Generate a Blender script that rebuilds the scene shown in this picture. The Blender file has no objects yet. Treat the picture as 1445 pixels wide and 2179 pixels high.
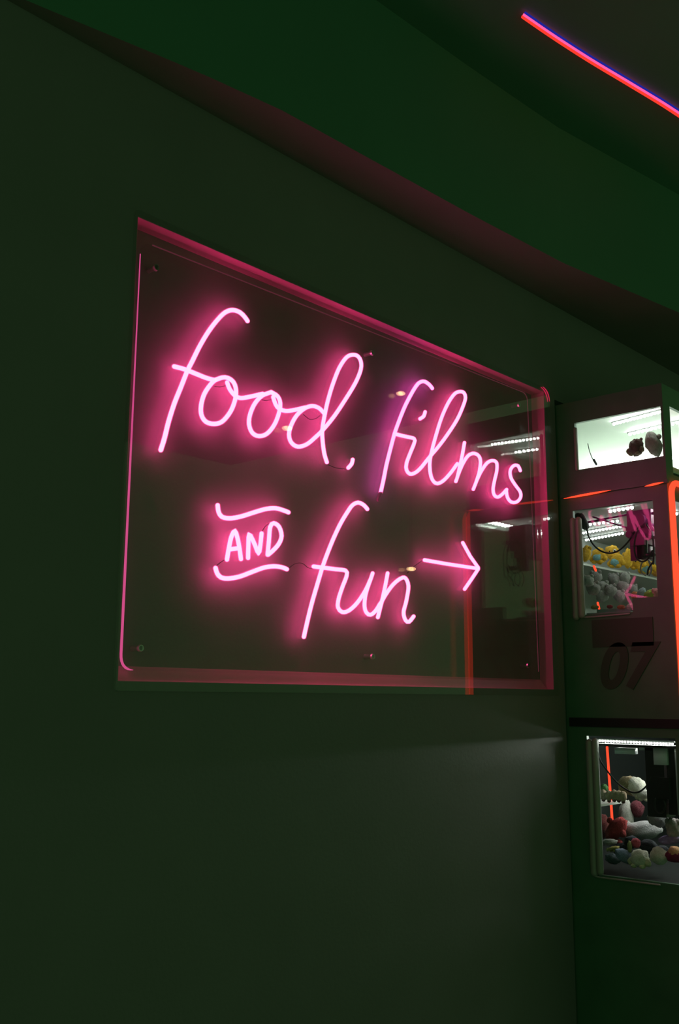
import bpy, bmesh, math, random
from mathutils import Vector, Matrix, noise
random.seed(7)
S = bpy.context.scene
COL = S.collection

# ---------------------------------------------------------------- camera
FOC, W, H, D, EYE = 2153.0, 1445, 2179, 1.8, 1.55
Zc = Vector((48, 11621, -FOC)).normalized()
Xc = Vector((1971, -407, -FOC)); Xc = (Xc - Zc * Xc.dot(Zc)).normalized()
Yc = Zc.cross(Xc)
CAM = Vector((0, -D, EYE))
cam = bpy.data.objects.new('camera', bpy.data.cameras.new('camera')); COL.objects.link(cam)
cam.data.sensor_fit = 'VERTICAL'; cam.data.sensor_height = 24; cam.data.lens = FOC / H * 24
cam.data.clip_start = 0.02
R = Matrix((Xc, Yc, Zc))
cam.matrix_world = Matrix.Translation(CAM) @ R.to_4x4()
S.camera = cam

# ---------------------------------------------------------------- world, exposure
w = bpy.data.worlds.new('dim_room'); S.world = w; w.use_nodes = True
w.node_tree.nodes['Background'].inputs[0].default_value = (.36, .80, .30, 1)
w.node_tree.nodes['Background'].inputs[1].default_value = .195
S.view_settings.view_transform = 'Standard'; S.view_settings.look = 'None'
S.view_settings.exposure = 0; S.view_settings.gamma = 1; S.view_settings.use_curve_mapping = False

# ---------------------------------------------------------------- helpers
def ray(px, py):
    c = Vector((px - W / 2, -(py - H / 2), -FOC)); return Vector((c.dot(Xc), c.dot(Yc), c.dot(Zc)))
def onY(px, py, y=0):
    r = ray(px, py); return CAM + r * ((y + D) / r.y)
def onX(px, py, x):
    r = ray(px, py); return CAM + r * (x / r.x)
def onZ(px, py, z):
    r = ray(px, py); return CAM + r * ((z - EYE) / r.z)
def pxsize(p): return (Vector(p) - CAM).length / 2190

def mat(name, col, rough=.6, metal=0, noise_scale=None, noise_amt=.25, bump=0, bump_scale=60, emit=None, es=1):
    m = bpy.data.materials.new(name); m.use_nodes = True; nt = m.node_tree
    b = nt.nodes['Principled BSDF']; b.inputs['Base Color'].default_value = (*col, 1)
    b.inputs['Roughness'].default_value = rough; b.inputs['Metallic'].default_value = metal
    if noise_scale:
        n = nt.nodes.new('ShaderNodeTexNoise'); n.inputs['Scale'].default_value = noise_scale; n.inputs['Detail'].default_value = 4
        tc = nt.nodes.new('ShaderNodeTexCoord'); nt.links.new(tc.outputs['Object'], n.inputs['Vector'])
        mx = nt.nodes.new('ShaderNodeMix'); mx.data_type = 'RGBA'
        mx.inputs[6].default_value = (*[c * (1 - noise_amt) for c in col], 1)
        mx.inputs[7].default_value = (*[min(1, c * (1 + noise_amt)) for c in col], 1)
        nt.links.new(n.outputs['Fac'], mx.inputs[0]); nt.links.new(mx.outputs[2], b.inputs['Base Color'])
    if bump:
        n2 = nt.nodes.new('ShaderNodeTexNoise'); n2.inputs['Scale'].default_value = bump_scale; n2.inputs['Detail'].default_value = 3
        tc2 = nt.nodes.new('ShaderNodeTexCoord'); nt.links.new(tc2.outputs['Object'], n2.inputs['Vector'])
        bp = nt.nodes.new('ShaderNodeBump'); bp.inputs['Strength'].default_value = bump; bp.inputs['Distance'].default_value = .003
        nt.links.new(n2.outputs['Fac'], bp.inputs['Height']); nt.links.new(bp.outputs['Normal'], b.inputs['Normal'])
    if emit:
        b.inputs['Emission Color'].default_value = (*emit, 1); b.inputs['Emission Strength'].default_value = es
    return m

def emitter(name, col, s):
    m = bpy.data.materials.new(name); m.use_nodes = True; nt = m.node_tree; nt.nodes.clear()
    o = nt.nodes.new('ShaderNodeOutputMaterial'); e = nt.nodes.new('ShaderNodeEmission')
    e.inputs[0].default_value = (*col, 1); e.inputs[1].default_value = s
    nt.links.new(e.outputs[0], o.inputs[0]); return m

def sleeve(name, col, s):      # clear tinted silicone sleeve that scatters some light
    m = bpy.data.materials.new(name); m.use_nodes = True; nt = m.node_tree; nt.nodes.clear()
    o = nt.nodes.new('ShaderNodeOutputMaterial'); e = nt.nodes.new('ShaderNodeEmission')
    t = nt.nodes.new('ShaderNodeBsdfTransparent'); a = nt.nodes.new('ShaderNodeAddShader')
    e.inputs[0].default_value = (*col, 1); e.inputs[1].default_value = s
    nt.links.new(e.outputs[0], a.inputs[0]); nt.links.new(t.outputs[0], a.inputs[1]); nt.links.new(a.outputs[0], o.inputs[0])
    return m

def glass(name, tint=(1, 1, 1), rough=0.0, ior=1.5):      # flat sheet glass: fresnel mirror over clear
    m = bpy.data.materials.new(name); m.use_nodes = True; nt = m.node_tree; nt.nodes.clear()
    o = nt.nodes.new('ShaderNodeOutputMaterial'); g = nt.nodes.new('ShaderNodeBsdfGlossy'); t = nt.nodes.new('ShaderNodeBsdfTransparent')
    fr = nt.nodes.new('ShaderNodeFresnel'); ge = nt.nodes.new('ShaderNodeNewGeometry'); mi = nt.nodes.new('ShaderNodeMix')
    mi.data_type = 'FLOAT'; mi.inputs[2].default_value = ior; mi.inputs[3].default_value = 1 / ior
    nt.links.new(ge.outputs['Backfacing'], mi.inputs[0]); nt.links.new(mi.outputs[0], fr.inputs['IOR'])
    mx = nt.nodes.new('ShaderNodeMixShader'); g.inputs['Roughness'].default_value = rough
    t.inputs[0].default_value = (*tint, 1)
    nt.links.new(fr.outputs[0], mx.inputs[0]); nt.links.new(t.outputs[0], mx.inputs[1]); nt.links.new(g.outputs[0], mx.inputs[2])
    nt.links.new(mx.outputs[0], o.inputs[0]); return m

def tag(o, label=None, cat=None, group=None, kind=None):
    if label: o['label'] = label
    if cat: o['category'] = cat
    if group: o['group'] = group
    if kind: o['kind'] = kind
    return o

def link(name, bm, m, parent=None, smooth=False):
    me = bpy.data.meshes.new(name)
    bmesh.ops.recalc_face_normals(bm, faces=bm.faces)
    bm.to_mesh(me); bm.free()
    if smooth:
        for p in me.polygons: p.use_smooth = True
    me.materials.append(m)
    o = bpy.data.objects.new(name, me); COL.objects.link(o)
    if parent:
        o.parent = parent
        o.matrix_parent_inverse = Matrix.Translation(-world_loc(parent))
    return o
def world_loc(o):
    v = Vector(o.location)
    p = o.parent
    if p is not None and o.type != 'EMPTY': return world_loc(p) if o.location.length == 0 else v
    return v
def empty(name, loc):
    o = bpy.data.objects.new(name, None); o.location = loc; o.empty_display_size = .05; COL.objects.link(o); return o

def box(bm, a, b):
    a, b = Vector(a), Vector(b)
    vs = [bm.verts.new((x, y, z)) for x in (a.x, b.x) for y in (a.y, b.y) for z in (a.z, b.z)]
    for f in ((0, 1, 3, 2), (4, 6, 7, 5), (0, 4, 5, 1), (2, 3, 7, 6), (0, 2, 6, 4), (1, 5, 7, 3)):
        bm.faces.new([vs[i] for i in f])
def boxes(*prs):
    bm = bmesh.new()
    for a, b in prs: box(bm, a, b)
    return bm

def catmull(pts, step):
    pts = [Vector(p) for p in pts]
    if len(pts) < 3:
        n = max(2, int((pts[1] - pts[0]).length / step)); return [pts[0].lerp(pts[1], i / n) for i in range(n + 1)]
    P = [pts[0] * 2 - pts[1]] + pts + [pts[-1] * 2 - pts[-2]]
    out = []
    for i in range(1, len(P) - 2):
        p0, p1, p2, p3 = P[i - 1:i + 3]
        n = max(1, int(math.ceil((p2 - p1).length / step)))
        for k in range(n):
            t = k / n
            out.append(.5 * ((2 * p1) + (p2 - p0) * t + (2 * p0 - 5 * p1 + 4 * p2 - p3) * t * t + (3 * p1 - p0 - 3 * p2 + p3) * t ** 3))
    out.append(pts[-1]); return out

def tube(bm, pts, r, seg=12, cap=True, taper=None):
    pts = [Vector(p) for p in pts]; n = len(pts)
    T = [(pts[min(i + 1, n - 1)] - pts[max(i - 1, 0)]).normalized() for i in range(n)]
    ref = Vector((0, 1, 0)) if abs(T[0].y) < .9 else Vector((1, 0, 0))
    N = (ref - T[0] * ref.dot(T[0])).normalized(); rings = []
    def ring(c, t, nn, rr):
        b = t.cross(nn); return [bm.verts.new(c + (nn * math.cos(2 * math.pi * k / seg) + b * math.sin(2 * math.pi * k / seg)) * rr) for k in range(seg)]
    def rad(i): return r if taper is None else r * taper(i / (n - 1))
    if cap:
        for q in (.95, .7, .35): rings.append(ring(pts[0] - T[0] * rad(0) * q, T[0], N, rad(0) * math.sqrt(1 - q * q)))
    for i in range(n):
        N = (N - T[i] * N.dot(T[i])).normalized(); rings.append(ring(pts[i], T[i], N, rad(i)))
    if cap:
        for q in (.35, .7, .95): rings.append(ring(pts[-1] + T[-1] * rad(n - 1) * q, T[-1], N, rad(n - 1) * math.sqrt(1 - q * q)))
    for a, b in zip(rings, rings[1:]):
        for k in range(seg): bm.faces.new((a[k], a[(k + 1) % seg], b[(k + 1) % seg], b[k]))
    bm.faces.new(rings[0][::-1]); bm.faces.new(rings[-1])

def tube_obj(name, pts, r, m, parent=None, seg=12, taper=None):
    bm = bmesh.new(); tube(bm, pts, r, seg, True, taper); return link(name, bm, m, parent, True)

def panel(bm, axis, t0, t1, u, v, holes):
    """slab across `axis` from t0 to t1, spanning u and v, with rectangular holes (u0,u1,v0,v1)"""
    us = sorted({u[0], u[1], *[h[0] for h in holes], *[h[1] for h in holes]})
    vs = sorted({v[0], v[1], *[h[2] for h in holes], *[h[3] for h in holes]})
    for i in range(len(us) - 1):
        j = 0
        while j < len(vs) - 1:
            def solid(j): 
                cu, cv = (us[i] + us[i + 1]) / 2, (vs[j] + vs[j + 1]) / 2
                return not any(h[0] < cu < h[1] and h[2] < cv < h[3] for h in holes)
            if not solid(j): j += 1; continue
            k = j
            while k + 1 < len(vs) - 1 and solid(k + 1): k += 1
            a = (us[i], vs[j]); b = (us[i + 1], vs[k + 1])
            if axis == 'x': box(bm, (t0, a[0], a[1]), (t1, b[0], b[1]))
            else: box(bm, (a[0], t0, a[1]), (b[0], t1, b[1]))
            j = k + 1

# ---------------------------------------------------------------- materials
M = {}
M['wall'] = mat('wall_paint', (.20, .205, .20), .75, noise_scale=3, noise_amt=.12, bump=.25, bump_scale=90)
M['ceil'] = mat('ceiling_paint', (.090, .25, .16), .8, noise_scale=2, noise_amt=.1)
M['soffit'] = mat('soffit_paint', (.19, .19, .17), .8, noise_scale=4, noise_amt=.1)
M['liner'] = mat('recess_edge_pink_lit', (.85, .30, .50), .6, noise_scale=12, noise_amt=.06)  # pink of the neon light put into the base colour
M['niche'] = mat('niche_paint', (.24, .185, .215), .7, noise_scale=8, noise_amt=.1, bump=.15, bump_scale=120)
M['floor'] = mat('floor_tile', (.05, .05, .05), .5, noise_scale=5)
M['acrylic'] = glass('clear_acrylic', (.98, .97, .98), 0, 1.12)
M['pane'] = glass('sheet_glass', (.97, .98, .97))
M['cab_glass'] = glass('cabinet_glass', (.96, .98, .97), 0, 1.36)
M['core'] = emitter('pink_neon_core', (1, .074, .29), 11)
M['core_violet'] = emitter('reflection_tinted_neon_core', (1, .09, .55), 8)  # violet put into the emission for a purple reflection over the letter
M['sleeve'] = sleeve('pink_sleeve', (1, .12, .30), .36)
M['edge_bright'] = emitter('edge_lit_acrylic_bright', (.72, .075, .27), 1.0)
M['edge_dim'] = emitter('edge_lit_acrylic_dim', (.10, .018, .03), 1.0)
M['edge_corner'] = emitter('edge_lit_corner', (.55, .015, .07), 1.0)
M['wire'] = mat('dark_wire', (.015, .01, .012), .5)
M['screw'] = mat('steel_standoff', (.7, .66, .68), .3, .8)
M['red_neon'] = emitter('red_neon', (1, .050, .019), 2.0)
M['rope_red'] = emitter('rope_red', (1, .045, .025), 1.1)
M['rope_pink'] = emitter('rope_pink', (1, .12, .42), 1.0)
M['fringe_blue'] = emitter('fringe_blue', (.012, .018, .30), 1.0)  # colour fringe of the lens, not a lamp of its own
M['cabinet'] = mat('dark_laminate', (.080, .20, .12), .4, noise_scale=10)
M['cab_white'] = mat('white_liner', (.80, .86, .80), .5, noise_scale=6, noise_amt=.05)
M['cab_grey'] = mat('grey_liner', (.38, .40, .37), .5, noise_scale=6, noise_amt=.15)
M['cab_dark'] = mat('dark_liner', (.012, .016, .015), .9, noise_scale=6)
M['cab_dark'].node_tree.nodes['Principled BSDF'].inputs['Specular IOR Level'].default_value = .15
M['silver'] = mat('brushed_aluminium', (.37, .39, .37), .5, .2, noise_scale=25, noise_amt=.15)
M['led'] = emitter('white_led', (.93, 1, .97), 13)
M['led_header'] = emitter('white_led_header', (.93, 1, .94), 40)
M['led_low'] = emitter('white_led_low', (1, 1, .93), 22)
M['led_fill_strong'] = emitter('white_led_fill_strong', (1, 1, .93), 210)
M['led_fill_mid'] = emitter('white_led_fill_mid', (.96, 1, .93), 62)
M['black'] = mat('black_plastic', (.012, .013, .016), .4)
M['magenta'] = mat('crane_pink_lit', (.28, .02, .16), .4, noise_scale=30)  # pink light falling on the crane put into its colour
M['plate'] = mat('black_plate', (.044, .085, .05), .5)
M['warm'] = emitter('warm_lamp', (1, .62, .28), 14)

# ---------------------------------------------------------------- the setting
NX0, NX1, NZ0, NZ1, ND = 1.299, 3.095, 1.586, 2.643, .052
WX1 = 3.168
bm = bmesh.new()
panel(bm, 'y', 0, ND, (-1.5, WX1), (0, 3.0), [(NX0, NX1, NZ0, NZ1)])
box(bm, (WX1, 0, 2.63), (5.6, ND, 3.0))
tag(link('wall_back', bm, M['wall']), kind='structure')
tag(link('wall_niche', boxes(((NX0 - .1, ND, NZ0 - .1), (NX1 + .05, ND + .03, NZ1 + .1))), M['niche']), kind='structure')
# narrow liners of the recess, neon's pink light put into their colour (top, right, bottom, left)
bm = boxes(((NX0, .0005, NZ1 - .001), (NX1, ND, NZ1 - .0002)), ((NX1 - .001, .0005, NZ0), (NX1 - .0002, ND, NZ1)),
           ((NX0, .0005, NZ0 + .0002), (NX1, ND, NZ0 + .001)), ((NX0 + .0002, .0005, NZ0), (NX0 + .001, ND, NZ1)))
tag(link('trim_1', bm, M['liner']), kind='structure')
# sloped strip added along the recess bottom to catch the neon's pink light
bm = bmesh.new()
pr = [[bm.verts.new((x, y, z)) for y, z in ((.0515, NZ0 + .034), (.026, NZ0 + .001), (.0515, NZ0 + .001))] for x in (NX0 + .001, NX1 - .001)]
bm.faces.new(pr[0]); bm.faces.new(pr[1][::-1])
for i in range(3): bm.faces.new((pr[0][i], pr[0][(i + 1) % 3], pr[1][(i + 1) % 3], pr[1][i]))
tag(link('glow_catch_trim', bm, M['liner']), kind='structure')
# low soffit strip along the wall, its outer edge not quite parallel to it
ZS, ZC = 3.0, 3.5
edge = [(-1.5, -.004), (.85, -.006), (1.05, -.045), (1.284, -.092), (1.41, -.115), (1.616, -.145), (2.382, -.182), (2.883, -.216), (3.564, -.32), (5.6, -.62)]
bm = bmesh.new()
for z in (ZS, ZC + .02): pass
lo, hi, lob, hib = [], [], [], []
for x, y in edge:
    lo.append(bm.verts.new((x, y, ZS))); hi.append(bm.verts.new((x, y, ZC)))
    lob.append(bm.verts.new((x, .055, ZS))); hib.append(bm.verts.new((x, .055, ZC)))
for i in range(len(edge) - 1):
    bm.faces.new((lo[i], lo[i + 1], hi[i + 1], hi[i])); bm.faces.new((lo[i], lo[i + 1], lob[i + 1], lob[i]))
    bm.faces.new((lob[i], lob[i + 1], hib[i + 1], hib[i])); bm.faces.new((hi[i], hi[i + 1], hib[i + 1], hib[i]))
bm.faces.new((lo[0], hi[0], hib[0], lob[0])); bm.faces.new((lo[-1], hi[-1], hib[-1], lob[-1]))
so = link('ceiling_soffit', bm, M['soffit']); tag(so, kind='structure')
so.data.materials.append(M['ceil'])
for f in so.data.polygons:
    if abs(f.normal.y) > .5: f.material_index = 1
tag(link('ceiling', boxes(((-1.5, -4.5, ZC), (5.6, .055, ZC + .05))), M['ceil']), kind='structure')
tag(link('floor', boxes(((-1.5, -4.5, -.05), (5.6, .6, 0))), M['floor']), kind='structure')

# ---------------------------------------------------------------- neon sign
sign = empty('neon_sign', onY(720, 1400, .03))
tag(sign, 'pink neon handwriting sign reading food, films and fun, with an arrow, on clear acrylic', 'neon sign')
# clear acrylic sheet with rounded corners
YA = .028
quad = [onY(256, 1425, YA), onY(1147, 1450, YA), onY(1122, 838, YA), onY(300, 512, YA)]
def rounded(q, r, n=8):
    out, N = [], len(q)
    for i in range(N):
        p, a, b = q[i], (q[i - 1] - q[i]).normalized(), (q[(i + 1) % N] - q[i]).normalized()
        p0, p1 = p + a * r, p + b * r
        c = []
        for k in range(n + 1):
            t = k / n; c.append(p0 * (1 - t) ** 2 + p * 2 * t * (1 - t) + p1 * t * t)
        out.append(c)
    return out
def slab(bm, loop, y0, y1):
    f = [bm.verts.new((p.x, y0, p.z)) for p in loop]; g = [bm.verts.new((p.x, y1, p.z)) for p in loop]
    bm.faces.new(f); bm.faces.new(g[::-1])
    for i in range(len(f)):
        j = (i + 1) % len(f); bm.faces.new((f[i], f[j], g[j], g[i]))
corners = rounded(quad, .034)
loop = [p for c in corners for p in c]
bm = bmesh.new(); slab(bm, loop, .028, .032)
link('acrylic_panel', bm, M['acrylic'], sign)
def edge_tube(pts, r, m, taper=None):  # glowing tubes stand in for neon light piped to the sheet's edge
    return tag(tube_obj('panel_edge', pts, r, m, sign, 8, taper))
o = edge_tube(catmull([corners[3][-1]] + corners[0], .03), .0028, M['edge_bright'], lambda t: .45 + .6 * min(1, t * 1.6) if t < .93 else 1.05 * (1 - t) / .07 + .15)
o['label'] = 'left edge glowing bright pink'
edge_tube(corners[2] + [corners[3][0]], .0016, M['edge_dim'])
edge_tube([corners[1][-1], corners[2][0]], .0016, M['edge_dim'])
for px, py in ((335, 568), (795, 750), (1107, 861), (302, 1379), (796, 1397), (1127, 1416)):
    p = onY(px, py, .018)
    bm = bmesh.new()
    bmesh.ops.create_cone(bm, cap_ends=True, segments=24, radius1=.0065, radius2=.0055, depth=.032, matrix=Matrix.Translation((p.x, .036, p.z)) @ Matrix.Rotation(math.pi / 2, 4, 'X'))
    bmesh.ops.create_cone(bm, cap_ends=True, segments=24, radius1=.0085, radius2=.007, depth=.005, matrix=Matrix.Translation((p.x, .0225, p.z)) @ Matrix.Rotation(math.pi / 2, 4, 'X'))
    link('standoff_screw', bm, M['screw'], sign, False)

A, B, Cc, Dd = (300, 620, 2.89), (760, 770, 3.284), (420, 1040, 2.89), (860, 1080, 3.803)
def tr(fr, pts, y): return [onY(fr[0] + x / fr[2], fr[1] + z / fr[2], y) for x, z in pts]
YT = .021
def neon(name, fr, pts, core='core', y=YT, r=.0051, straight=False):
    P = tr(fr, pts, y)
    if straight:
        q = []
        for a, b in zip(P, P[1:]): q += catmull([a, b], .012)[:-1]
        P = q + [P[-1]]
    else: P = catmull(P, .010)
    o = tube_obj(name, P, r, M[core], sign)
    s = tube_obj('silicone_sleeve', P, r * 1.38, M['sleeve'], None, 14)
    s.parent = o; s.matrix_parent_inverse = Matrix.Translation(-Vector(sign.location)) if False else Matrix.Identity(4)
    return o
# food
neon('neon_letter', A, [(655,182),(640,160),(610,130),(565,115),(520,128),(475,170),(420,240),(365,330),(315,430),(285,490),(245,590),(205,690),(170,800),(145,900),(122,975)])
neon('neon_letter', A, [(205,462),(270,480),(340,508),(400,532),(450,546)])
neon('neon_letter', A, [(455,546),(430,570),(390,630),(370,700),(372,760),(400,802),(450,815),(500,800),(550,740),(578,670),(585,610),(570,560),(535,533),(500,530),(455,546)])
neon('neon_connector', A, [(530,560),(545,600),(575,638),(610,656),(670,648),(748,630)], y=.0225)
neon('neon_letter', A, [(800,620),(745,642),(700,690),(670,760),(665,820),(685,870),(725,890),(775,875),(820,820),(848,750),(857,690),(840,645),(800,620)])
neon('neon_connector', A, [(813,650),(828,695),(850,722),(890,735),(940,730),(1010,714)], y=.0225)
neon('neon_letter', A, [(1125,748),(1095,718),(1055,705),(1010,718),(960,760),(925,820),(910,880),(925,930),(965,955),(1020,940),(1075,895),(1125,845),(1190,765),(1260,660),(1320,560),(1352,480),(1352,430),(1335,400),(1305,390),(1265,405),(1220,470),(1180,570),(1150,670),(1130,760),(1115,850),(1118,930),(1128,1000),(1143,1050)])
neon('neon_comma', A, [(1302,1035),(1296,1060),(1275,1085)])
# films
neon('neon_letter', B, [(525,185),(505,160),(470,137),(435,145),(405,180),(370,240),(330,320),(290,420),(262,500),(235,600),(205,720),(185,820),(165,910)], 'core_violet')
neon('neon_letter', B, [(262,503),(330,520),(398,537),(398,570),(370,640),(345,710),(345,755),(370,784),(410,772),(450,735),(500,672),(570,590),(640,495),(700,400),(740,310),(757,250),(745,215),(715,208),(680,225),(635,290),(590,390),(555,500),(525,610),(508,700),(512,780),(530,830),(560,850),(600,832),(650,780),(700,712)])
neon('neon_dot', B, [(475,350),(465,380),(440,398)])
neon('neon_letter', B, [(750,565),(735,650),(715,740),(702,800),(690,835)])
neon('neon_letter', B, [(705,790),(735,720),(770,662),(808,640),(845,652),(862,690),(855,760),(835,830),(812,890)], y=.022)
neon('neon_letter', B, [(835,830),(870,760),(910,705),(948,690),(975,706),(976,760),(960,830),(950,890),(958,930),(983,945),(1012,927),(1045,892)], y=.020)
neon('neon_letter', B, [(1140,760),(1125,727),(1095,725),(1070,760),(1075,810),(1105,860),(1140,910),(1141,950),(1112,980),(1075,978),(1050,945),(1042,895)])
# AND between two strokes
neon('neon_underline', Cc, [(125,102),(130,140),(150,172),(200,182),(270,170),(350,145),(420,125),(480,120),(530,133),(560,145)])
neon('neon_underline', Cc, [(112,488),(122,520),(145,545),(190,552),(260,540),(340,510),(410,485),(470,477),(520,483),(550,495)])
neon('neon_letter', Cc, [(182,435),(193,370),(208,300),(230,258),(246,300),(258,360),(268,432)])
neon('neon_letter', Cc, [(205,372),(252,366)], y=.0225)
neon('neon_letter', Cc, [(312,425),(314,350),(318,280),(338,310),(358,355),(377,398),(388,340),(395,275)])
neon('neon_letter', Cc, [(432,405),(440,320),(448,235),(470,212),(503,235),(518,290),(500,340),(465,380),(436,405)])
# fun
neon('neon_letter', Cc, [(1045,125),(1025,102),(990,85),(955,100),(925,140),(880,215),(835,310),(795,410),(770,480),(740,580),(705,700),(680,800),(655,910)])
neon('neon_letter', Cc, [(715,478),(770,485),(850,495),(912,504),(918,535),(890,610),(868,680),(865,730),(890,758),(930,750),(980,705),(1025,640),(1060,570),(1078,520)], y=.0225)
neon('neon_letter', Cc, [(1060,568),(1035,650),(1028,720),(1040,762),(1065,775),(1095,752),(1125,705)])
neon('neon_letter', Cc, [(1170,520),(1155,600),(1135,690),(1110,790)], y=.0225)
neon('neon_letter', Cc, [(1122,715),(1160,648),(1205,588),(1250,552),(1280,550),(1298,600),(1285,690),(1268,760),(1280,808),(1302,818),(1330,785)])
# arrow
neon('neon_arrow', Dd, [(165,425),(350,457),(585,492)], straight=True)
neon('neon_arrow', Dd, [(475,285),(535,395),(600,487),(600,497),(545,580),(490,660)], straight=True, y=.020)
# supply wires between the words
for fr, pts in ((Cc, [(555,495),(600,462),(645,458),(680,485),(712,492)]), (Cc, [(112,480),(140,455),(180,430)]),
                (Cc, [(1290,520),(1330,480),(1385,440)]), (A, [(1000,758),(1040,788),(1080,780),(1102,762)]),
                (A, [(455,585),(490,588),(525,578)]), (A, [(740,665),(775,672),(805,662)]), (A, [(1143,1062),(1200,1085),(1262,1092)]),
                (Cc, [(395,270),(415,235),(440,215)])):
    tube_obj('wire', catmull(tr(fr, pts, .0265), .01), .0011, M['wire'], sign, 6)
tag(tube_obj('neon_tail', catmull(tr(B, [(165, 915), (152, 945), (145, 965)], YT), .01), .0055, mat('unlit_violet_tube', (.35, .08, .3), .4), sign))

# glass sheet closing the recess
PX0, PX1, PZ0, PZ1 = 1.288, 3.118, 1.566, 2.655
pane = empty('glass_cover', ((PX0 + PX1) / 2, -.002, PZ0))
tag(pane, 'large clear glass sheet with rounded corners covering the lit wall recess', 'glass cover')
q = [Vector((PX0, 0, PZ0)), Vector((PX1, 0, PZ0)), Vector((PX1, 0, PZ1)), Vector((PX0, 0, PZ1))]
pc = rounded(q, .010); pc[2] = rounded(q, .058)[2]
bm = bmesh.new(); slab(bm, [p for c in pc for p in c], -.009, -.001)
link('glass_sheet', bm, M['pane'], pane)
for dy in (-.0095, -.002):  # emissive tubes imitate neon light caught in the rounded glass corner
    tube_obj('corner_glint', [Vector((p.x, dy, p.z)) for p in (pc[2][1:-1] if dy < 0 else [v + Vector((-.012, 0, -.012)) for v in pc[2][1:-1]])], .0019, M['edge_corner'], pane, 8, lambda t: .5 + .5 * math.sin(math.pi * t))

# ---------------------------------------------------------------- light rope on the ceiling
rope = empty('light_rope', onZ(1280, 140, ZC))
tag(rope, 'red and pink light rope with a blue lens fringe curving across the dark ceiling', 'light strip')
cl = [(1114,32),(1181,78),(1257,127),(1332,172),(1408,218),(1445,242),(1500,277)]
for nm, off, rp, m in (('red_band', -3.6, 3.4, 'rope_red'), ('pink_band', 1.6, 2.6, 'rope_pink'), ('blue_fringe', 6.2, 2.0, 'fringe_blue')):  # the blue one is a lens fringe built as a glowing tube
    pts = [onZ(x + off * .53, y - off * .85, ZC - .012) for x, y in cl]
    bm = bmesh.new(); tube(bm, catmull(pts, .03), rp * pxsize(pts[0]) * 1.05, 10, False)
    link(nm, bm, M[m], rope, True)
pts = [onZ(x, y, ZC - .003) for x, y in cl]
bm = bmesh.new(); tube(bm, catmull(pts, .03), .003, 6, False); link('mounting_rail', bm, M['black'], rope)

# ---------------------------------------------------------------- claw machine
CX0, CX1, CY0, CY1, CT = 3.177, 4.75, -.405, .36, 2.61
cab = empty('claw_machine', ((CX0 + CX1) / 2, (CY0 + CY1) / 2, 0))
tag(cab, 'tall dark claw machine with two stacked windows, lit header and red neon outlines', 'claw machine')
bm = bmesh.new()
side_holes = [(-.397, -.072, 2.357, 2.530), (-.352, -.052, 1.888, 2.212), (-.262, -.052, 1.842, 1.888), (-.385, -.072, .985, 1.432)]
panel(bm, 'x', CX0, CX0 + .015, (CY0, CY1), (0, CT), side_holes)
front_holes = [(3.232, 4.68, 2.30, 2.54), (3.222, 4.68, 1.56, 2.215), (3.222, 4.68, .985, 1.432)]
panel(bm, 'y', CY0, CY0 + .012, (CX0 + .015, CX1), (0, CT), front_holes)
box(bm, (CX1 - .02, CY0 + .012, 0), (CX1, CY1, CT))
box(bm, (CX0 + .015, CY1 - .015, 0), (CX1 - .02, CY1, CT))
box(bm, (CX0 + .015, CY0 + .012, CT - .02), (CX1 - .02, CY1 - .015, CT))
link('cabinet_body', bm, M['cabinet'], cab)
IX0, IX1, IY0, IY1 = CX0 + .016, CX1 - .021, CY0 + .013, CY1 - .016
# liners: decks, ceilings and back walls of the three compartments
def liner(nm, z0, z1, m, backs=True, mc=None):
    link(nm + '_deck', boxes(((IX0, IY0, z0 - .02), (IX1, IY1, z0))), m, cab)
    link(nm + '_ceiling', boxes(((IX0, IY0, z1), (IX1, IY1, z1 + .015))), mc or m, cab)
    link(nm + '_back', boxes(((IX0, IY1 - .008, z0), (IX1, IY1, z1)), ((IX1 - .008, IY0, z0), (IX1, IY1 - .008, z1))), m, cab)
liner('header', 2.335, 2.552, M['cab_white'])
liner('upper_bay', 1.825, 2.245, M['cab_grey'])
liner('lower_bay', .965, 1.455, M['cab_dark'])
# inner bulkhead of the lit header, close behind its side window
link('window_glass', boxes(((CX0 + .017, -.397, 2.357), (CX0 + .020, -.072, 2.530))), M['cab_glass'], cab)
link('window_glass', boxes(((CX0 + .017, -.356, 1.838), (CX0 + .020, -.048, 2.216))), M['cab_glass'], cab)
link('window_glass', boxes(((CX0 + .017, -.385, .985), (CX0 + .020, -.072, 1.432))), M['cab_glass'], cab)
# silver corner posts of the side windows
def post(y, z0, z1, r, dx=.006):
    bm = bmesh.new(); tube(bm, [(CX0 - dx, y, z0), (CX0 - dx, y, z1)], r, 12); link('window_post', bm, M['silver'], cab, True)
post(-.054, 1.835, 2.175, .0115); post(-.076, 1.84, 2.175, .0115)
post(-.084, .99, 1.41, .012); post(-.106, .995, 1.415, .011)
post(-.079, 2.36, 2.505, .007)
def trim_tube(pts, r): 
    bm = bmesh.new(); tube(bm, catmull(pts, .01), r, 8); link('window_trim', bm, M['silver'], cab, True)
trim_tube([(CX0 - .006, -.074, 1.00), (CX0 - .006, -.080, .984), (CX0 - .006, -.098, .978), (CX0 - .006, -.2, .978), (CX0 - .006, -.31, .978)], .003)
trim_tube([(CX0 - .004, -.060, 1.835), (CX0 - .004, -.11, 1.832), (CX0 - .004, -.25, 1.836)], .003)
# shoulders where the upper and lower units meet
link('seam_moulding', boxes(((CX0 - .004, CY0, 1.462), (CX0, -.01, 1.492))), M['black'], cab)
link('ledge', boxes(((CX0 - .012, CY0 - .008, 2.262), (CX0, -.012, 2.274))), M['cabinet'], cab)
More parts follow.
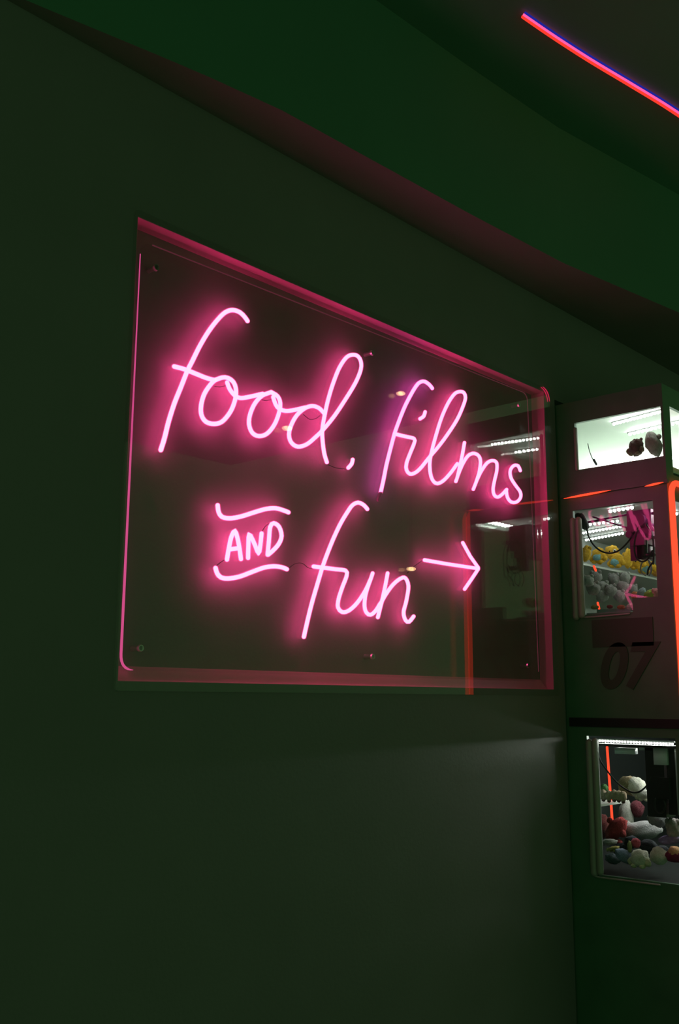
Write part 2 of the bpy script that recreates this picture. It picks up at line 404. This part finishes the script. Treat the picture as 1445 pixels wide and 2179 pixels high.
# glowing red dashes stand in for the neon's reflection on the ledge
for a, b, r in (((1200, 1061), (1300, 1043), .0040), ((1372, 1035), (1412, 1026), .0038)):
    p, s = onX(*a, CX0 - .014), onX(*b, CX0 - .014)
    tube_obj('ledge_glint', [p.lerp(s, i / 16) for i in range(17)], r, M['red_neon'], cab, 8, lambda t: max(.12, math.sin(math.pi * min(1, t * .95 + .03)) ** .8))
# red neon outlines on the front face
def ring_pts(x0, x1, z0, z1, r, y):
    out = []
    for cx, cz, a0 in ((x0 + r, z0 + r, 180), (x1 - r, z0 + r, 270), (x1 - r, z1 - r, 0), (x0 + r, z1 - r, 90)):
        for k in range(9):
            a = math.radians(a0 + k * 90 / 8); out.append(Vector((cx + r * math.cos(a), y, cz + r * math.sin(a))))
    return out + [out[0]]
def neon_loop(x0, x1, z0, z1, r, rad):
    pts = ring_pts(x0, x1, z0, z1, r, CY0 - .012)
    bm = bmesh.new(); tube(bm, pts, rad, 12, False); return link('neon_outline', bm, M['red_neon'], cab, True)
neon_loop(3.181, 4.72, 1.475, 2.268, .045, .0098)
neon_loop(3.196, 4.72, .90, 1.455, .045, .0098)
# lettering on the side, nearly black on dark
link('name_plate', boxes(((CX0 - .003, onX(1391, 1350, CX0).y, 1.728), (CX0, onX(1261, 1350, CX0).y, 1.822))), M['plate'], cab)
tc = bpy.data.curves.new('number_text', 'FONT'); tc.body = '07'; tc.size = .205; tc.shear = .28; tc.offset = .006; tc.extrude = .001; tc.space_character = .98
to = bpy.data.objects.new('number_text', tc); COL.objects.link(to)
bpy.context.view_layer.update()
me = bpy.data.meshes.new_from_object(to.evaluated_get(bpy.context.evaluated_depsgraph_get()))
bpy.data.objects.remove(to)
me.materials.clear(); me.materials.append(M['plate'])
p = onX(1272, 1462, CX0)
for v in me.vertices:
    x, y, z = v.co; v.co = (CX0 - .002 - z, p.y - x * .93, p.z + y)
to = bpy.data.objects.new('number_marking', me); COL.objects.link(to); to.parent = cab; to.matrix_parent_inverse = Matrix.Translation(-cab.location)
# LED strips: a rail with a row of diodes
def led_strip(a, b, n, m, r=.006, rail=True, drop=.006):
    a, b = Vector(a), Vector(b)
    bm = bmesh.new(); d = (b - a)
    rl = bmesh.new(); tube(rl, [a + Vector((0, 0, drop)), b + Vector((0, 0, drop))], .004, 6)
    o = link('led_rail', rl, M['silver'], cab)
    for i in range(n):
        p = a + d * ((i + .5) / n)
        bmesh.ops.create_icosphere(bm, subdivisions=1, radius=r, matrix=Matrix.Translation(p))
    s = link('led_row', bm, m, None, True); s.parent = o
led_strip((3.326, -.145, 2.543), (3.284, -.36, 2.543), 15, M['led_header'], .0055)
led_strip((3.50, -.12, 2.543), (3.455, -.36, 2.543), 13, M['led_header'], .006)
led_strip((3.392, -.08, 2.236), (3.375, -.190, 2.236), 6, M['led'], .007)
led_strip((3.60, .25, 2.236), (3.60, -.02, 2.236), 14, M['led'], .006)
led_strip((3.78, .27, 2.236), (3.72, .03, 2.236), 14, M['led'], .006)
led_strip((3.95, .32, 2.236), (3.88, .10, 2.236), 12, M['led'], .006)
led_strip((3.60, -.20, 2.236), (3.60, -.36, 2.236), 8, M['led'], .006)
led_strip((3.30, -.05, 1.412), (3.30, -.325, 1.409), 26, M['led_low'], .0040)
led_strip((3.62, .10, 1.44), (3.62, -.30, 1.44), 16, M['led_fill_strong'], .005)  # strip added to brighten the lower bay
led_strip((3.95, -.33, 2.540), (3.95, .28, 2.540), 40, M['led_fill_mid'], .008)  # unseen strip added to brighten the header
led_strip((4.30, -.33, 2.540), (4.30, .28, 2.540), 40, M['led_fill_mid'], .008)  # second unseen strip added for a brighter header
led_strip((3.25, -.372, 2.232), (4.60, -.372, 2.232), 60, M['led_fill_mid'], .006)  # added out of view to lift the light in the upper bay
led_strip((3.30, -.365, 1.446), (4.60, -.365, 1.446), 60, M['led_fill_strong'], .006)  # added out of view for more light on the lower toys
# red glowing tube inside the lower bay, and short pieces in the upper bay
a, b = onX(1292, 1590, 3.62), onX(1306, 1790, 3.62)
tube_obj('inner_red_tube', [a, b], .0045, M['red_neon'], cab, 10)
a, b = onX(1272, 1283, 3.36), onX(1275, 1295, 3.36)
tube_obj('inner_red_tube', [a, b], .004, M['red_neon'], cab, 10)
a, b = onX(1264, 1205, 3.36), onX(1268, 1214, 3.36)
tube_obj('inner_red_tube', [a, b], .004, M['red_neon'], cab, 10)

# claw cranes
def crane(tier):
    if tier == 'upper':
        c = onX(1372, 1085, 3.33)
        bm = boxes(((3.28, c.y - .045, 2.11), (3.36, c.y + .045, 2.205)))
        box(bm, (3.27, c.y - .02, 2.08), (3.37, c.y + .03, 2.12)); box(bm, (3.30, c.y - .075, 2.14), (3.32, c.y + .06, 2.155))
        box(bm, (3.285, c.y + .015, 2.03), (3.30, c.y + .04, 2.12))
        bmesh.ops.create_cone(bm, cap_ends=True, segments=20, radius1=.022, radius2=.022, depth=.03, matrix=Matrix.Translation((3.272, c.y - .01, 2.165)) @ Matrix.Rotation(math.pi / 2, 4, 'Y'))
        bmesh.ops.create_cone(bm, cap_ends=True, segments=16, radius1=.012, radius2=.012, depth=.03, matrix=Matrix.Translation((3.272, c.y + .03, 2.12)) @ Matrix.Rotation(math.pi / 2, 4, 'Y'))
        root = link('claw_crane', bm, M['magenta'], cab)
        def sub(nm, b, m): 
            o = link(nm, b, m, None, True); o.parent = root
        bm = bmesh.new(); tube(bm, [onX(1248, 1112, 3.33), onX(1350, 1092, 3.33)], .004, 8); sub('guide_rail', bm, M['magenta'])
        bm = bmesh.new(); tube(bm, [onX(1262, 1100, 3.36), onX(1340, 1125, 3.36)], .003, 8); sub('guide_rail', bm, M['magenta'])
        for dd in ((1372, 1098, 1392, 1128), (1350, 1098, 1391, 1092)):
            bm = bmesh.new(); tube(bm, [onX(dd[0], dd[1], 3.29), onX(dd[2], dd[3], 3.29)], .005, 8); sub('carriage_arm', bm, M['magenta'])
        for pts in ([(1248,1120),(1252,1140),(1262,1158),(1278,1172),(1297,1177),(1316,1172),(1335,1155),(1352,1130),(1368,1112)],
                    [(1362,1118),(1352,1145),(1350,1170),(1355,1188),(1366,1195),(1378,1190),(1388,1172)],
                    [(1375,1115),(1384,1130),(1390,1150),(1391,1180),(1390,1200)], [(1388,1198),(1380,1210),(1378,1222)]):
            bm = bmesh.new(); tube(bm, catmull([onX(x, y, 3.27) for x, y in pts], .008), .0031, 8); sub('cable', bm, M['black'])
        for x0, y0, x1, y1, r in ((1371,1142,1372,1182,.011), (1372,1182,1390,1180,.009), (1236,1100,1246,1120,.014), (1238,1104,1230,1098,.012)):
            bm = bmesh.new(); tube(bm, [onX(x0, y0, 3.29), onX(x1, y1, 3.29)], r, 12); sub('motor_housing', bm, M['black'])
        bm = boxes(((3.30, c.y - .02, 2.035), (3.34, c.y + .015, 2.085))); sub('claw_hub', bm, mat('dark_plum', (.12, .02, .08), .4))
        for k in range(3):
            a = k * 2.1; h = onX(1377, 1188, 3.3)
            bm = bmesh.new(); tube(bm, catmull([h, h + Vector((.02 * math.cos(a), .02 * math.sin(a), -.02)), h + Vector((.022 * math.cos(a), .022 * math.sin(a), -.045)), h + Vector((.008 * math.cos(a), .008 * math.sin(a), -.06))], .006), .0025, 8); sub('claw_prong', bm, M['silver'])
    else:
        a = onX(1398, 1590, 3.33)
        bm = boxes(((3.30, a.y - .035, 1.17), (3.37, a.y + .03, 1.405)))
        box(bm, (3.26, IY0, 1.396), (3.34, -.02, 1.404)); box(bm, (3.31, a.y - .07, 1.18), (3.35, a.y - .04, 1.40)); box(bm, (3.29, a.y - .055, 1.23), (3.31, a.y + .0, 1.30))
        root = link('claw_crane', bm, M['black'], cab)
        def sub(nm, b, m): 
            o = link(nm, b, m, None, True); o.parent = root
        bm = bmesh.new(); tube(bm, catmull([onX(x, y, 3.25) for x, y in [(1272,1602),(1278,1620),(1292,1640),(1308,1660),(1325,1675),(1345,1686),(1362,1684),(1378,1670),(1386,1655)]], .008), .0030, 8); sub('cable', bm, M['black'])
        bm = bmesh.new(); tube(bm, catmull([onX(x, y, 3.28) for x, y in [(1395,1700),(1393,1716),(1400,1728),(1410,1728),(1416,1716),(1412,1704)]], .006), .003, 8); sub('cable', bm, M['black'])
        for x in (1402, 1420, 1432):
            bm = bmesh.new(); tube(bm, [onX(x, 1684, 3.32), onX(x, 1699, 3.32)], .008, 12); sub('claw_hub', bm, M['silver'])
        bm = boxes(((3.30, -.25, 1.385), (3.33, -.20, 1.404))); box(bm, (3.29, -.30, 1.34), (3.31, -.255, 1.395)); box(bm, (3.30, -.18, 1.37), (3.33, -.11, 1.39)); sub('bracket', bm, mat('white_bracket', (.8, .85, .9), .4))
crane('upper'); crane('lower')
# interior shelves
def shelf_obj(nm, x0, x1, y0, y1, z, m): return link(nm, boxes(((x0, y0, z - .008), (x1, y1, z))), m, cab)
ZU = onY(1300, 1210, .06).z
shelf_obj('glass_shelf', 3.30, 4.55, .06, IY1 - .01, ZU, mat('frosted_shelf', (.45, .47, .42), .25))
ZL = onX(1290, 1708, 3.40).z
shelf_obj('back_shelf', 3.26, 3.50, -.03, .12, ZL, mat('pale_shelf', (.55, .58, .55), .3))

# ---------------------------------------------------------------- plush toys and header prizes
def blob(bm, c, r, sc=(1, 1, 1), rot=0, amp=.22, freq=2.4, sub=3, seed=0):
    res = bmesh.ops.create_icosphere(bm, subdivisions=sub, radius=1)
    Rm = Matrix.Rotation(rot, 3, 'X')
    for v in res['verts']:
        n = v.co.normalized(); k = 1 + amp * noise.noise(n * freq + Vector((seed * 3.1, seed, 0)))
        q = Vector((n.x * sc[0], n.y * sc[1], n.z * sc[2])) * r * k
        v.co = Rm @ q + Vector(c)
fabric_cache = {}
def fabric(col):
    k = tuple(round(c, 3) for c in col)
    if k not in fabric_cache: fabric_cache[k] = mat('plush_fabric', col, .95, noise_scale=90, noise_amt=.35, bump=.9, bump_scale=260)
    return fabric_cache[k]
YEL, BLU, GRY, WHT, RED = (.75, .42, .03), (.22, .46, .52), (.34, .32, .32), (.85, .83, .68), (.36, .035, .04)
BLK = (.01, .01, .012)
def toy(name, label, c, rpx, col, group=None, sc=(1, 1, 1), rot=0, ears=None, belly=None, eyes=False, limbs=None, head=None, seed=0, cat='plush toy'):
    c = Vector(c); r = rpx * pxsize(c)
    bm = bmesh.new(); blob(bm, c, r, sc, rot, seed=seed)
    root = empty(name, c - Vector((0, 0, r * sc[2]))); tag(root, label, cat, group)
    link('body', bm, fabric(col), root, True)
    hc = c
    if head:                # (dy, dz, factor, colour)
        hc = c + Vector((-.1 * r, head[0] * r, head[1] * r)); bm = bmesh.new(); blob(bm, hc, r * head[2], seed=seed + 4)
        link('head', bm, fabric(head[3]), root, True); hr = r * head[2]
    else: hr = r
    if ears:
        for s in (-1, 1):
            bm = bmesh.new(); blob(bm, hc + Vector((0, s * hr * .7, hr * .8)), hr * .36, (.7, 1, 1.25 if ears == 'long' else 1), sub=2)
            link('ear', bm, fabric(col), root, True)
    if belly:
        bm = bmesh.new(); blob(bm, c + Vector((-r * .45 * sc[0], 0, -r * .25)), r * .72, (1, 1, .85), sub=2, seed=seed)
        link('belly_patch', bm, fabric(belly), root, True)
    if limbs:
        for s in (-1, 1):
            bm = bmesh.new(); blob(bm, c + Vector((-.2 * r, s * r * sc[1] * .95, -r * .35)), r * .38, (1, 1, 1.3), rot=s * .5, sub=2); link('arm', bm, fabric(limbs), root, True)
            bm = bmesh.new(); blob(bm, c + Vector((-r * .5, s * r * .5, -r * sc[2] * .8)), r * .34, (1.3, 1, .8), sub=2); link('foot', bm, fabric(limbs), root, True)
    if eyes:
        dirv = (CAM - hc).normalized()
        for s in (-1, 1):
            e = hc + dirv * hr * .85 + Vector((0, -s * hr * .38, hr * .2)); bm = bmesh.new(); blob(bm, e, hr * .24, amp=0, sub=2)
            o = link('eye', bm, fabric((.75, .78, .75)), root, True)
            bm = bmesh.new(); blob(bm, e + dirv * hr * .17, hr * .13, amp=0, sub=2); q = link('pupil', bm, fabric(BLK), None, True); q.parent = o
    return root

# upper bay, on the shelf: yellow toys
g = 'yellow plush toys on the shelf of the upper claw compartment'
Y1 = .10
toy('plush_toy', 'yellow plush toy at the left end of the shelf beside the silver post', onY(1247, 1178, Y1), 13, YEL, g, (.8, .8, 1.3), .2, ears='round', seed=1)
toy('plush_toy', 'yellow plush toy with a pale blue tummy leaning behind the cable loop', onY(1275, 1183, Y1), 15, YEL, g, (1, 1, 1.1), 0, belly=BLU, limbs=YEL, seed=2)
toy('plush_toy', 'yellow plush toy with two round white eyes above the cable loop', onY(1303, 1176, Y1 + .07), 15, YEL, g, eyes=True, seed=3)
toy('plush_toy', 'yellow plush toy with a round pale blue front in the middle of the shelf', onY(1313, 1193, Y1 - .02), 15, YEL, g, (1, 1, 1.0), 0, belly=BLU, limbs=YEL, head=(.6, .7, .55, YEL), seed=5)
toy('plush_toy', 'curly yellow plush toy right of the blue fronted one on the shelf', onY(1337, 1188, Y1), 12, YEL, g, (.8, .8, 1.7), .1, ears='round', seed=6)
toy('plush_toy', 'yellow plush toy with white eyes partly behind the hanging claw', onY(1358, 1197, Y1 - .01), 14, YEL, g, (1, 1, 1.1), eyes=True, limbs=YEL, seed=7)
toy('plush_toy', 'yellow and pale blue plush toy below the hanging claw', onY(1380, 1207, Y1 - .02), 15, YEL, g, (1, 1.1, .9), .2, belly=BLU, limbs=YEL, seed=8)
toy('plush_toy', 'orange-yellow plush toy at the right end of the shelf by the window edge', onY(1398, 1215, Y1 - .02), 13, (.7, .33, .06), g, (1, 1, .9), ears='round', seed=9)
# upper bay, pile beneath: grey toys
g = 'pale grey plush toys piled in the upper claw compartment'
greys = [(1252, 1236, 12, 'beside the silver post'), (1268, 1228, 13, 'tallest at the left of the pile'), (1262, 1252, 14, 'low at the left of the pile'), (1283, 1250, 13, 'in the middle of the pile'),
         (1300, 1256, 12, 'at the front of the pile'), (1306, 1232, 12, 'with its head under the shelf'), (1331, 1228, 10, 'standing highest on the right'), (1326, 1250, 14, 'big and round on the right'),
         (1318, 1268, 12, 'at the foot of the pile'), (1281, 1268, 13, 'lowest near the shelf lip'), (1348, 1253, 9, 'small, next to the orange ball')]
for i, (x, y, r, t) in enumerate(greys):
    toy('plush_toy', 'pale grey round eared plush toy ' + t, onY(x, y, .03 if i % 2 else -.01), r, (.36, .34, .34) if i % 3 else (.42, .42, .40), g, ears='round', seed=20 + i)
toy('plush_toy', 'orange and yellow plush ball right of the grey pile', onX(1352, 1268, 3.42), 9, (.62, .22, .07), head=(-.9, -.1, .8, (.6, .45, .08)), seed=41)
toy('plush_toy', 'pale blue-grey plush toy leaning beside the green one', onX(1365, 1262, 3.40), 8, (.30, .40, .44), sc=(1, 1, 1.5), rot=.6, seed=42)
toy('plush_toy', 'lime green plush toy with a pink cheek at the window corner', onX(1386, 1266, 3.36), 13, (.32, .48, .07), head=(-.75, .25, .75, (.70, .25, .28)), sc=(1, 1.2, .8), seed=43)
# pale tray and little items under the pile
o = link('prize_tray', boxes(((3.215, -.235, 1.842), (3.30, -.07, 1.85)), ((3.29, -.235, 1.85), (3.30, -.07, 1.868))), mat('pale_blue_tray', (.30, .38, .38), .4), None)
tag(o, 'low pale blue tray at the bottom of the upper claw compartment window', 'tray')
for i, (x, y, r, cc, t) in enumerate([(1266, 1292, 6, (.5, .3, .12), 'tan'), (1298, 1291, 5, (.35, .06, .08), 'dark red'), (1322, 1292, 6, (.6, .16, .08), 'orange'), (1344, 1291, 8, (.6, .58, .52), 'cream')]):
    toy('plush_toy', 'tiny %s plush toy lying on the pale tray' % t, onX(x, y, 3.27), r, cc, 'tiny plush toys on the pale tray', sc=(1, 1.4, .8), seed=50 + i)

# header box contents
brown = toy('plush_toy', 'dark brown plush toy standing in the bright header box', onX(1353, 953, 3.27), 15, (.10, .055, .05), sc=(1, .95, 1.15), ears='round', head=(-.4, .5, .7, (.12, .055, .05)), limbs=(.16, .10, .07), seed=60)
toy('plush_toy', 'grey-brown plush toy at the right edge of the header window', onX(1391, 945, 3.29), 17, (.24, .21, .19), sc=(1, .9, 1.6), rot=-.3, ears='round', seed=61)
o = tube_obj('hanging_cord', catmull([onX(x, y, 3.25) for x, y in [(1251, 944), (1254, 958), (1260, 974), (1268, 988)]], .006), .0014, M['black'])
tag(o, 'thin dark cord hanging against the white inside of the header box', 'cord')
o = tube_obj('cord_weight', [onX(1264, 979, 3.25), onX(1269, 988, 3.25)], .0045, M['black']); o.parent = bpy.data.objects['hanging_cord']

# lower bay contents
g2 = 'plush toys on the back shelf of the lower claw compartment'
toy('plush_toy', 'big cream and brown plush toy on the back shelf under the cable', onX(1340, 1672, 3.42), 19, (.32, .25, .14), g2, (1, 1.3, 1), .0, head=(-.75, .0, .95, WHT), seed=70)
toy('plush_toy', 'white plush toy at the right end of the back shelf', onX(1372, 1692, 3.40), 12, (.85, .82, .74), g2, (1, 1.3, .9), limbs=(.8, .75, .6), seed=71)
cat_c = [(1284, 1691), (1296, 1693), (1307, 1692), (1317, 1693), (1326, 1695)]
root = empty('plush_toy', onX(1305, 1705, 3.32)); tag(root, 'knobbly cream caterpillar plush toy at the left of the back shelf', 'plush toy', g2)
for i, (x, y) in enumerate(cat_c):
    c = onX(x, y, 3.32); bm = bmesh.new(); blob(bm, c, 8.5 * pxsize(c), (1, .85, 1.2), seed=i); link('body_segment', bm, fabric((.55, .42, .30)), root, True)
    bm = bmesh.new(); blob(bm, c - Vector((0, 0, 10 * pxsize(c))), 4 * pxsize(c), sub=2); link('foot', bm, fabric((.18, .07, .07)), root, True)
toy('plush_toy', 'small green plush toy behind the caterpillar', onX(1286, 1677, 3.36), 8, (.10, .28, .10), g2, seed=72)
g3 = 'plush toys on the deck of the lower claw compartment'
toy('plush_toy', 'long dark red plush toy slanting down beside the silver post', onX(1312, 1764, 3.42), 19, RED, g3, (.9, .8, 1.5), .75, ears='round', limbs=(.3, .04, .04), seed=73)
toy('plush_toy', 'maroon plush toy behind the long red one at the post', onX(1284, 1757, 3.50), 15, (.12, .02, .02), g3, (1, .8, 1.5), seed=74)
toy('plush_toy', 'dark maroon plush toy under the back shelf', onX(1355, 1722, 3.60), 14, (.09, .012, .022), g3, (1, 1, 1.2), seed=75)
toy('plush_toy', 'tall grey plush toy standing behind the long red one', onX(1333, 1738, 3.58), 17, (.36, .36, .33), g3, (1, .8, 2.0), seed=76)
toy('plush_toy', 'large grey plush toy lying across the middle of the deck', onX(1365, 1768, 3.48), 22, (.40, .40, .42), g3, (1, 1.9, .85), -.15, head=(1.4, .3, .5, (.36, .36, .35)), seed=77)
toy('plush_toy', 'grey and white plush toy with a round nose below the claw', onX(1400, 1742, 3.40), 16, (.28, .29, .30), g3, (1, 1.3, 1.0), .3, head=(-.6, .95, .5, (.75, .76, .75)), seed=78)
toy('plush_toy', 'long eared pale grey plush toy at the right edge of the lower window', onX(1432, 1762, 3.36), 15, (.38, .33, .34), g3, (1, .9, 1.4), ears='long', seed=79)
toy('plush_toy', 'lilac plush toy under the grey one at the right edge', onX(1424, 1787, 3.36), 13, (.28, .20, .42), g3, (1, 1.7, .7), -.2, seed=80)
toy('plush_toy', 'small round coral pink plush ball in the middle of the deck', onX(1353, 1794, 3.34), 9.5, (.50, .07, .11), g3, seed=81)
toy('plush_toy', 'cream barrel shaped plush toy front and centre on the deck', onX(1362, 1826, 3.30), 18, WHT, g3, (1, 1, .95), limbs=(.8, .75, .5), seed=82)
toy('plush_toy', 'cream pointed plush toy right of the barrel shaped one', onX(1403, 1822, 3.30), 16, WHT, g3, (1, 1.1, 1), head=(.1, .45, .7, WHT), seed=83)
toy('plush_toy', 'peach and crimson plush toy at the front right corner', onX(1437, 1822, 3.30), 15, (.28, .02, .09), g3, (1, 1.3, .8), head=(0, .5, .8, (.75, .42, .22)), seed=84)
toy('plush_toy', 'blue-grey plush toy left of the cream barrel shaped one', onX(1328, 1821, 3.31), 14, (.22, .26, .38), g3, (1, 1.4, .8), .5, seed=85)
toy('plush_toy', 'dark slate plush toy in the near corner by the post', onX(1304, 1828, 3.33), 12, (.09, .12, .14), g3, (1, 1.3, .8), .2, seed=86)
toy('plush_toy', 'olive yellow long limbed plush toy in the front left', onX(1306, 1806, 3.32), 8, (.34, .28, .08), g3, (1, 1.6, .6), -.3, limbs=(.3, .3, .08), seed=87)
toy('plush_toy', 'pale grey striped plush toy beneath the red one', onX(1297, 1792, 3.36), 11, (.30, .30, .28), g3, (1, 1.5, .6), -.1, seed=88)
toy('plush_toy', 'slim olive plush toy upright between red and coral toys', onX(1340, 1802, 3.32), 6, (.30, .30, .12), g3, (1, .7, 1.9), seed=89)
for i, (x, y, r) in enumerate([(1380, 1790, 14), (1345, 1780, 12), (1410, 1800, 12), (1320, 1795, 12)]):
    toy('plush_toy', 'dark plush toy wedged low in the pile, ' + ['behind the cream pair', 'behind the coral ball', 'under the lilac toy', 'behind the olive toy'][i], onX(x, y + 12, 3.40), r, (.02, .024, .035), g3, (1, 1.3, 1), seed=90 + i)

# ---------------------------------------------------------------- small warm lamps across the room (seen mirrored in the glass)
def lamp(px, py, label, L=.045):
    p = onY(px, py, 1.9); loc = Vector((p.x, -p.y, p.z))
    root = empty('bulb_lamp', loc); tag(root, label, 'lamp', 'small warm lamps across the room')
    bm = bmesh.new(); blob(bm, loc, .018, (1.6, 1, .7), amp=0, sub=2); link('bulb', bm, M['warm'], root, True)
    link('cord', boxes(((loc.x - .002, loc.y - .002, loc.z + .012), (loc.x + .002, loc.y + .002, ZC))) if loc.z < ZC - .05 else boxes(((loc.x - .002, loc.y - .002, loc.z + .012), (loc.x + .002, loc.y + .002, loc.z + .05))), M['black'], root)
for px, py, t in ((850, 838, 'small warm bulb mirrored beside the first letter of films'), (608, 912, 'small warm bulb mirrored in the second o of food'),
                  (872, 1211, 'small warm bulb mirrored just left of the arrow')):
    lamp(px, py, t)
